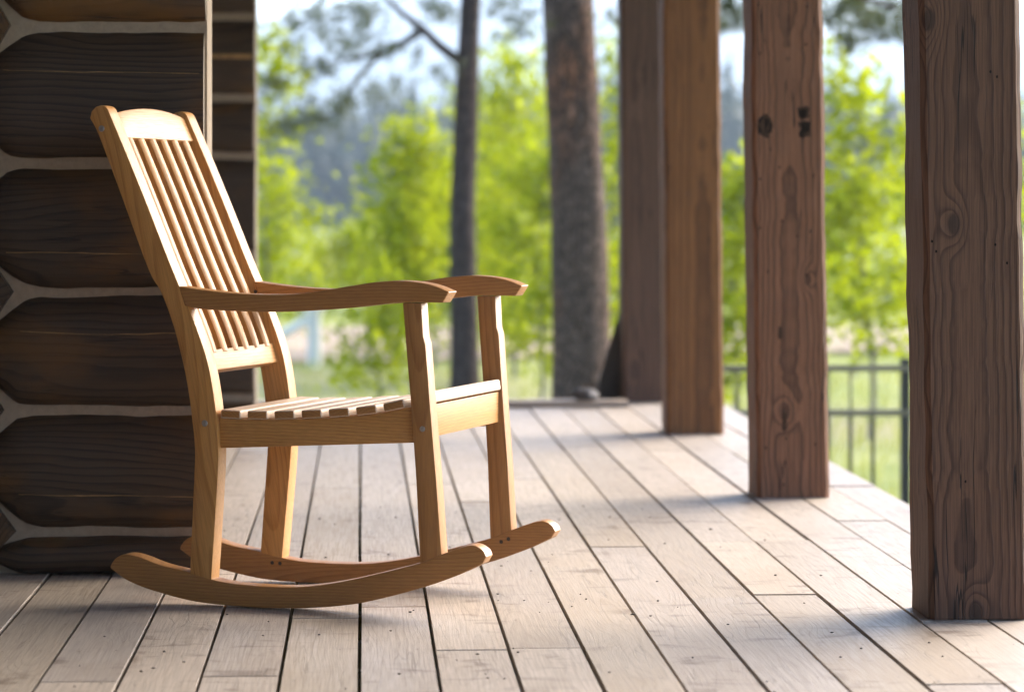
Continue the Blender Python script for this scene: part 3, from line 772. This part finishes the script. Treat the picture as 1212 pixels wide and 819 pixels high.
def aspen(xp, ytop, D, spread, label, seed, n=34, lpc=60, low=.25, mat=None, size=.082, stems=1, name='aspen_tree', group='young aspens beyond the porch', tr=.028):
    r = random.Random(seed)
    b = at(xp, 248, D); b.z = gz(b.x, b.y); H = at(xp, ytop, D).z - b.z
    root = empty(name, b); tag(root, label, 'tree' if 'tree' in name else 'shrub', group)
    spots = []; bmt = bmesh.new()
    for s in range(stems):
        ox, oy = (r.uniform(-.3, .3) * spread, r.uniform(-.3, .3) * spread) if stems > 1 else (0, 0)
        h = H * (1 if s == 0 else r.uniform(.6, .95)); kx, ky = r.uniform(-.12, .12) * h * .5, r.uniform(-.1, .1) * h * .5
        pth = [Vector((ox + kx * t * t + .03 * math.sin(t * 9 + s), oy + ky * t, h * t - (.05 if t == 0 else 0))) for t in [i / 8 for i in range(9)]]
        bm_tube(bmt, pth, [tr * (1 - .88 * i / 8) * (H / 4) ** .5 for i in range(9)], 7)
        m = n // stems
        for i in range(m):
            t = low + (1 - low) * (i + r.random()) / m
            base = pth[min(7, int(t * 8))].lerp(pth[min(8, int(t * 8) + 1)], t * 8 % 1)
            an = r.uniform(0, 6.28); prof = min(1, ((1.06 - t) / (1.06 - low)) ** .6 * 1.15) * (.6 + .4 * min(1, (t - low) * 4 + .3)) * (.7 + .6 * abs(noise.noise(Vector((t * 3.3, an, seed * .7)))) * 1.6)
            ln = spread * prof * r.uniform(.35, 1.05)
            tip = base + Vector((math.cos(an) * ln, math.sin(an) * ln, ln * r.uniform(.2, .7)))
            mid = base.lerp(tip, .5) + Vector((0, 0, -.05 * ln))
            bm_tube(bmt, [base, mid, tip], [tr * .3, tr * .2, tr * .08], 4, False)
            for g in range(3):
                f = (.45, .75, 1.0)[g]
                spots.append((base.lerp(tip, f), .13 + .11 * spread, int(lpc * r.choice((.15, .5, 1.0, 1.5)) / 3 * 1.15)))
    finish('trunk', bmt, ABARK, root)
    leaf_mesh('crown', spots, size, mat or LEAF, root, seed)
    return root
A = 'young bright green aspen '
aspen(318, 45, 25, .55, A + 'close behind the corner of the second log wall', 11, n=34, lpc=34)
aspen(325, 225, 40, .8, A + 'low and bushy, left of the pale bollard', 12, n=36, lpc=46, low=.2)
aspen(488, 150, 27, .62, A + 'with a pointed top, left of the thin pine trunk', 13, n=42, lpc=60, low=.34)
aspen(512, 205, 32, .95, A + 'broad one growing behind the thin pine trunk', 14, n=36, lpc=60, low=.3)
aspen(445, 330, 25, .5, A + 'short one with low drooping twigs above the chair seat', 15, n=20, lpc=40, low=.15)
aspen(608, 70, 30, 1.25, A + 'tall and dense, between the two pine trunks', 16, n=60, lpc=62, low=.12)
aspen(640, 190, 26, .8, A + 'slender one touching the thick pine trunk', 17, n=34, lpc=55, low=.12)
aspen(590, 260, 36, 1.2, A + 'short dense one deep between the two pine trunks', 18, n=34, lpc=60, low=.08)
aspen(727, 60, 27, .8, A + 'seen in the slit between thick pine and grey-brown post', 19, n=42, lpc=55, low=.15)
aspen(868, 205, 24, .55, A + 'narrow one in the slit between orange-brown and reddish posts', 20, n=34, lpc=60, low=.12)
aspen(1030, 95, 22, .78, A + 'full crowned one behind the black railing', 21, n=54, lpc=46, low=.22)
aspen(1010, 230, 30, 1.1, A + 'lower one behind the full crowned aspen at the railing', 22, n=30, lpc=36, low=.3)
aspen(418, 285, 36, .9, A + 'rounded one right above the pale bollard', 24, n=30, lpc=50, low=.5)
aspen(535, 205, 29, 1.1, A + 'leafy one directly behind the armrest and thin pine', 25, n=40, lpc=60, low=.12)
aspen(575, 150, 34, 1.2, A + 'tall loose one just right of the thin pine trunk', 26, n=44, lpc=60, low=.15)
aspen(1130, 120, 26, 1.2, A + 'hidden mostly by the thick dark post', 23, n=36, lpc=50, low=.2)
for i, (xp, yt, D) in enumerate(((375, 295, 48), (470, 250, 52), (560, 235, 55), (640, 240, 50), (715, 245, 52), (880, 300, 46), (1060, 280, 50), (960, 290, 55), (330, 250, 55))):
    nm = ['left of the bollard', 'above the chair seat', 'behind the thin pine', 'left of the thick pine', 'right of the thick pine', 'between the orange-brown and reddish posts', 'between railing post and dark post', 'behind the reddish post', 'by the second log wall'][i]
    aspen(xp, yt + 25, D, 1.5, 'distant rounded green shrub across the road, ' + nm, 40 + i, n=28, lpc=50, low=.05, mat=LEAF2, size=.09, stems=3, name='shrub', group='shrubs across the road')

def pine(name, D, cen, width, label, mat, seed, top=9.0, limbs=(), taper=.75):
    """cen: (y pixel, x pixel) of the stem's axis"""
    b = at(cen[-1][1], 470, D); b.z = gz(b.x, b.y)
    root = empty(name, b); tag(root, label, 'tree')
    pts = [at(x, y, D) - b for y, x in cen][::-1]
    pts = [Vector((pts[0].x, pts[0].y, -.1))] + [p for p in pts]
    d = (pts[-1] - pts[-2]).normalized(); zt_ = pts[-1].z
    pth = []
    for p, q_ in zip(pts, pts[1:]):
        for i in range(8): pth.append(p.lerp(q_, i / 8))
    ext = 16
    for i in range(ext + 1): pth.append(pts[-1] + Vector((d.x * .6, d.y, 1)) * (top - zt_) * i / ext)
    r0 = width * D / FPX / 2
    rad = [r0 * (1.06 - (1.06 - taper) * min(1, max(0, p.z) / max(2.5, zt_)) if p.z <= zt_ else taper - (taper - .15) * (p.z - zt_) / (top - zt_)) * (1 + .35 * math.exp(-max(0, p.z) * 5)) for p in pth]
    bm = bmesh.new(); bm_tube(bm, pth, rad, 28, True, .07, seed); finish('trunk', bm, mat, root, smooth=60)
    return root, b
def needles(root, b, clumps, seed, name='crown'):
    """clumps = (world point, radius, tufts); each tuft is a burst of thin needles"""
    r = random.Random(seed); V, F, L = [], [], []
    for c, rad, n in clumps:
        c = c - b; tone = r.random()
        for i in range(n):
            o_ = c + Vector((r.gauss(0, .5), r.gauss(0, .5), r.gauss(0, .32))) * rad
            ax = Vector((r.gauss(0, 1), r.gauss(0, 1), r.gauss(.2, .6))).normalized()
            for k in range(9):
                d = (ax + Vector((r.gauss(0, .6), r.gauss(0, .6), r.gauss(0, .6)))).normalized() * r.uniform(.07, .13)
                e = d.cross(Vector((r.gauss(0, 1), r.gauss(0, 1), 1))).normalized() * .0035
                q_ = len(V); V += [o_ - e, o_ + e, o_ + d]; F.append((q_, q_+1, q_+2)); L += [max(0, min(1, tone * .5 + r.random() * .5))] * 3
    me = bpy.data.meshes.new(name); me.from_pydata(V, [], F); me.materials.append(NEEDLE)
    a = me.attributes.new('lv', 'FLOAT', 'POINT'); a.data.foreach_set('value', L)
    o = bpy.data.objects.new(name, me); COL.objects.link(o); o.parent = root
def limb(root, b, pix, D, r0, dd=0, name='limb', mat=BARK2):
    pts = [at(x, y, D + dd * i) - b for i, (x, y) in enumerate(pix)]
    pth = []
    for i in range(len(pts) - 1):
        for k in range(4): pth.append(pts[i].lerp(pts[i+1], k / 4))
    pth.append(pts[-1])
    bm = bmesh.new(); bm_tube(bm, pth, [r0 * (1 - .75 * i / (len(pth) - 1)) for i in range(len(pth))], 8, True, .1, r0 * 90); finish(name, bm, mat, root)
D1 = 24.0
pt, pb = pine('pine_tree', D1, [(0, 557), (120, 552), (250, 547.5), (360, 549), (470, 550)], 33, 'thin dark pine with a forked branch reaching towards the log cabin', BARK2, 3)
limb(pt, pb, [(548, 76), (520, 55), (499, 34), (478, 18), (452, -6), (420, -40)], D1, .045)
limb(pt, pb, [(500, 36), (476, 52), (450, 64), (425, 92), (400, 130)], D1, .036, .1)
limb(pt, pb, [(450, 64), (410, 70), (370, 80), (325, 100)], D1, .018, .15)
limb(pt, pb, [(420, -40), (390, -10), (365, 20), (345, 40)], D1, .02, .1)
limb(pt, pb, [(400, 130), (380, 145), (350, 150)], D1, .012, .1)
cl = []
rc = random.Random(21)
for x, y, s, n in ((365, 14, 34, 26), (400, 22, 40, 34), (432, 8, 36, 34), (345, 28, 22, 12), (378, 84, 26, 26), (325, 102, 26, 24), (440, 112, 30, 30), (418, 66, 26, 18), (405, 124, 26, 22), (365, 142, 36, 34), (335, 150, 24, 16), (456, 60, 22, 18), (470, 100, 14, 5), (515, 88, 26, 14), (530, 20, 26, 18), (508, 8, 22, 14), (495, 60, 16, 6), (350, 60, 26, 14), (395, 50, 22, 16), (585, 12, 28, 16), (600, 40, 20, 8), (612, 8, 24, 12), (430, 40, 22, 14)):
    cl.append((at(x, y, D1 + rc.uniform(-.5, .7)), s * D1 / FPX, int(n * 2.2)))
for i in range(36): cl.append((at(rc.uniform(330, 690), rc.uniform(-520, -40), D1 + rc.uniform(-1.2, 1.2)), .4, 40))
needles(pt, pb, cl, 31)
D2 = 20.0
pk, pkb = pine('pine_tree', D2, [(0, 672), (120, 678), (250, 684.5), (360, 687), (480, 689)], 67, 'thick pine with furrowed grey and rust bark beside the far deck edge', BARK, 17, top=10, taper=.9)
limb(pk, pkb, [(700, -120), (800, -90), (870, -40), (960, -20), (1060, 10)], D2, .05, -.2, mat=BARK)
limb(pk, pkb, [(870, -40), (866, -10), (870, 15)], D2, .02, -.1, mat=BARK)
cl = []
for x, y, s, n in ((862, 8, 22, 26), (876, 24, 20, 24), (858, 34, 14, 10), (1000, 10, 36, 40), (1030, 24, 34, 40), (1060, 12, 32, 36), (1010, 44, 24, 20), (1048, 40, 24, 20), (1075, 30, 22, 20), (985, 24, 22, 20), (1020, -8, 40, 40), (1000, 60, 14, 7), (925, 0, 34, 30), (870, -20, 34, 30), (730, 20, 20, 8), (625, 30, 26, 12)):
    cl.append((at(x, y, D2 + rc.uniform(-.4, .4)), s * D2 / FPX, int(n * 2.2)))
for i in range(36): cl.append((at(rc.uniform(520, 900), rc.uniform(-800, -120), D2 + rc.uniform(-1.2, 1.2)), .4, 40))
needles(pk, pkb, cl, 32)

# ------------------------------------------------------------------ far forest and mountains
def conifers(name, n, yr, hr, seed, label):
    r = random.Random(seed); V, F, L = [], [], []
    for i in range(n):
        y = r.uniform(*yr); x = r.uniform(-.16, .26) * y; h = r.uniform(*hr) * (1 + .35 * noise.noise(Vector((x * .02, y * .01, 5)))); t0 = r.random()
        for k in range(60):
            f = r.random() ** .8; an = r.uniform(0, 6.28); rad = (1 - f) * h * .24 * r.uniform(.5, 1.1) + .1
            p = Vector((x, y, GZ + h * (.06 + .94 * f))); d = Vector((math.cos(an), math.sin(an), -.35)) * rad; e = Vector((-math.sin(an), math.cos(an), 0)) * rad * .45
            b = len(V); V += [p + Vector((0, 0, .05 * h)), p + d + e, p + d - e]; F.append((b, b+1, b+2)); L += [t0 * .6 + r.random() * .4] * 3
    me = bpy.data.meshes.new(name); me.from_pydata(V, [], F); me.materials.append(CONIF)
    a = me.attributes.new('lv', 'FLOAT', 'POINT'); a.data.foreach_set('value', L)
    o = bpy.data.objects.new(name, me); COL.objects.link(o); tag(o, label, 'forest', kind='stuff')
conifers('forest', 2600, (250, 420), (8, 12.5), 3, 'dark conifer forest far across the meadow')
def ridge(name, Y, px_tab, mat, depth):
    bm = bmesh.new(); prev = None
    for i in range(120):
        xp = -900 + i * 28
        top = at(xp, lerp1(px_tab, xp) - 16 * noise.noise(Vector((xp * .008, Y, 0))) - 5 * noise.noise(Vector((xp * .03, Y, 3))), Y)
        cols = []
        for k in range(8):
            f = k / 7; q_ = Vector((top.x, top.y - depth * (1 - f), GZ - 2 + (top.z - GZ + 2) * f ** 1.2 + 0))
            q_.z += (top.z * .10) * noise.noise(Vector((q_.x * .004, q_.y * .004, 1))) * math.sin(f * 3.14)
            cols.append(bm.verts.new(q_))
        cols.append(bm.verts.new((top.x, top.y + depth, GZ - 2)))
        if prev:
            for a, b, c, d in zip(prev, cols, cols[1:], prev[1:]): bm.faces.new((a, b, c, d))
        prev = cols
    return tag(finish(name, bm, mat, smooth=180), kind='structure')
ridge('hills', 1100, [(-900, 120), (300, 165), (600, 150), (860, 132), (1100, 125), (2400, 90)], HILLM, 350)
ridge('mountains', 2300, [(-900, -10), (260, 40), (340, 30), (430, 0), (520, -25), (700, -10), (860, 30), (950, 45), (1050, 35), (1300, 0), (2400, -20)], MOUNT, 600)

# ------------------------------------------------------------------ haze
t = NT('haze_air'); t.t.nodes.remove(t.b)
pvn = t.n('VolumePrincipled'); pvn.inputs['Color'].default_value = (.66, .82, 1, 1); pvn.inputs['Density'].default_value = .00055
pvn.inputs['Anisotropy'].default_value = .2
t.l(pvn.outputs[0], t.out.inputs['Volume'])
bm = bmesh.new(); bm_box(bm, -9500, 9500, -400, 9500, -4, 205)
tag(finish('haze', bm, t.m, smooth=0), kind='stuff')
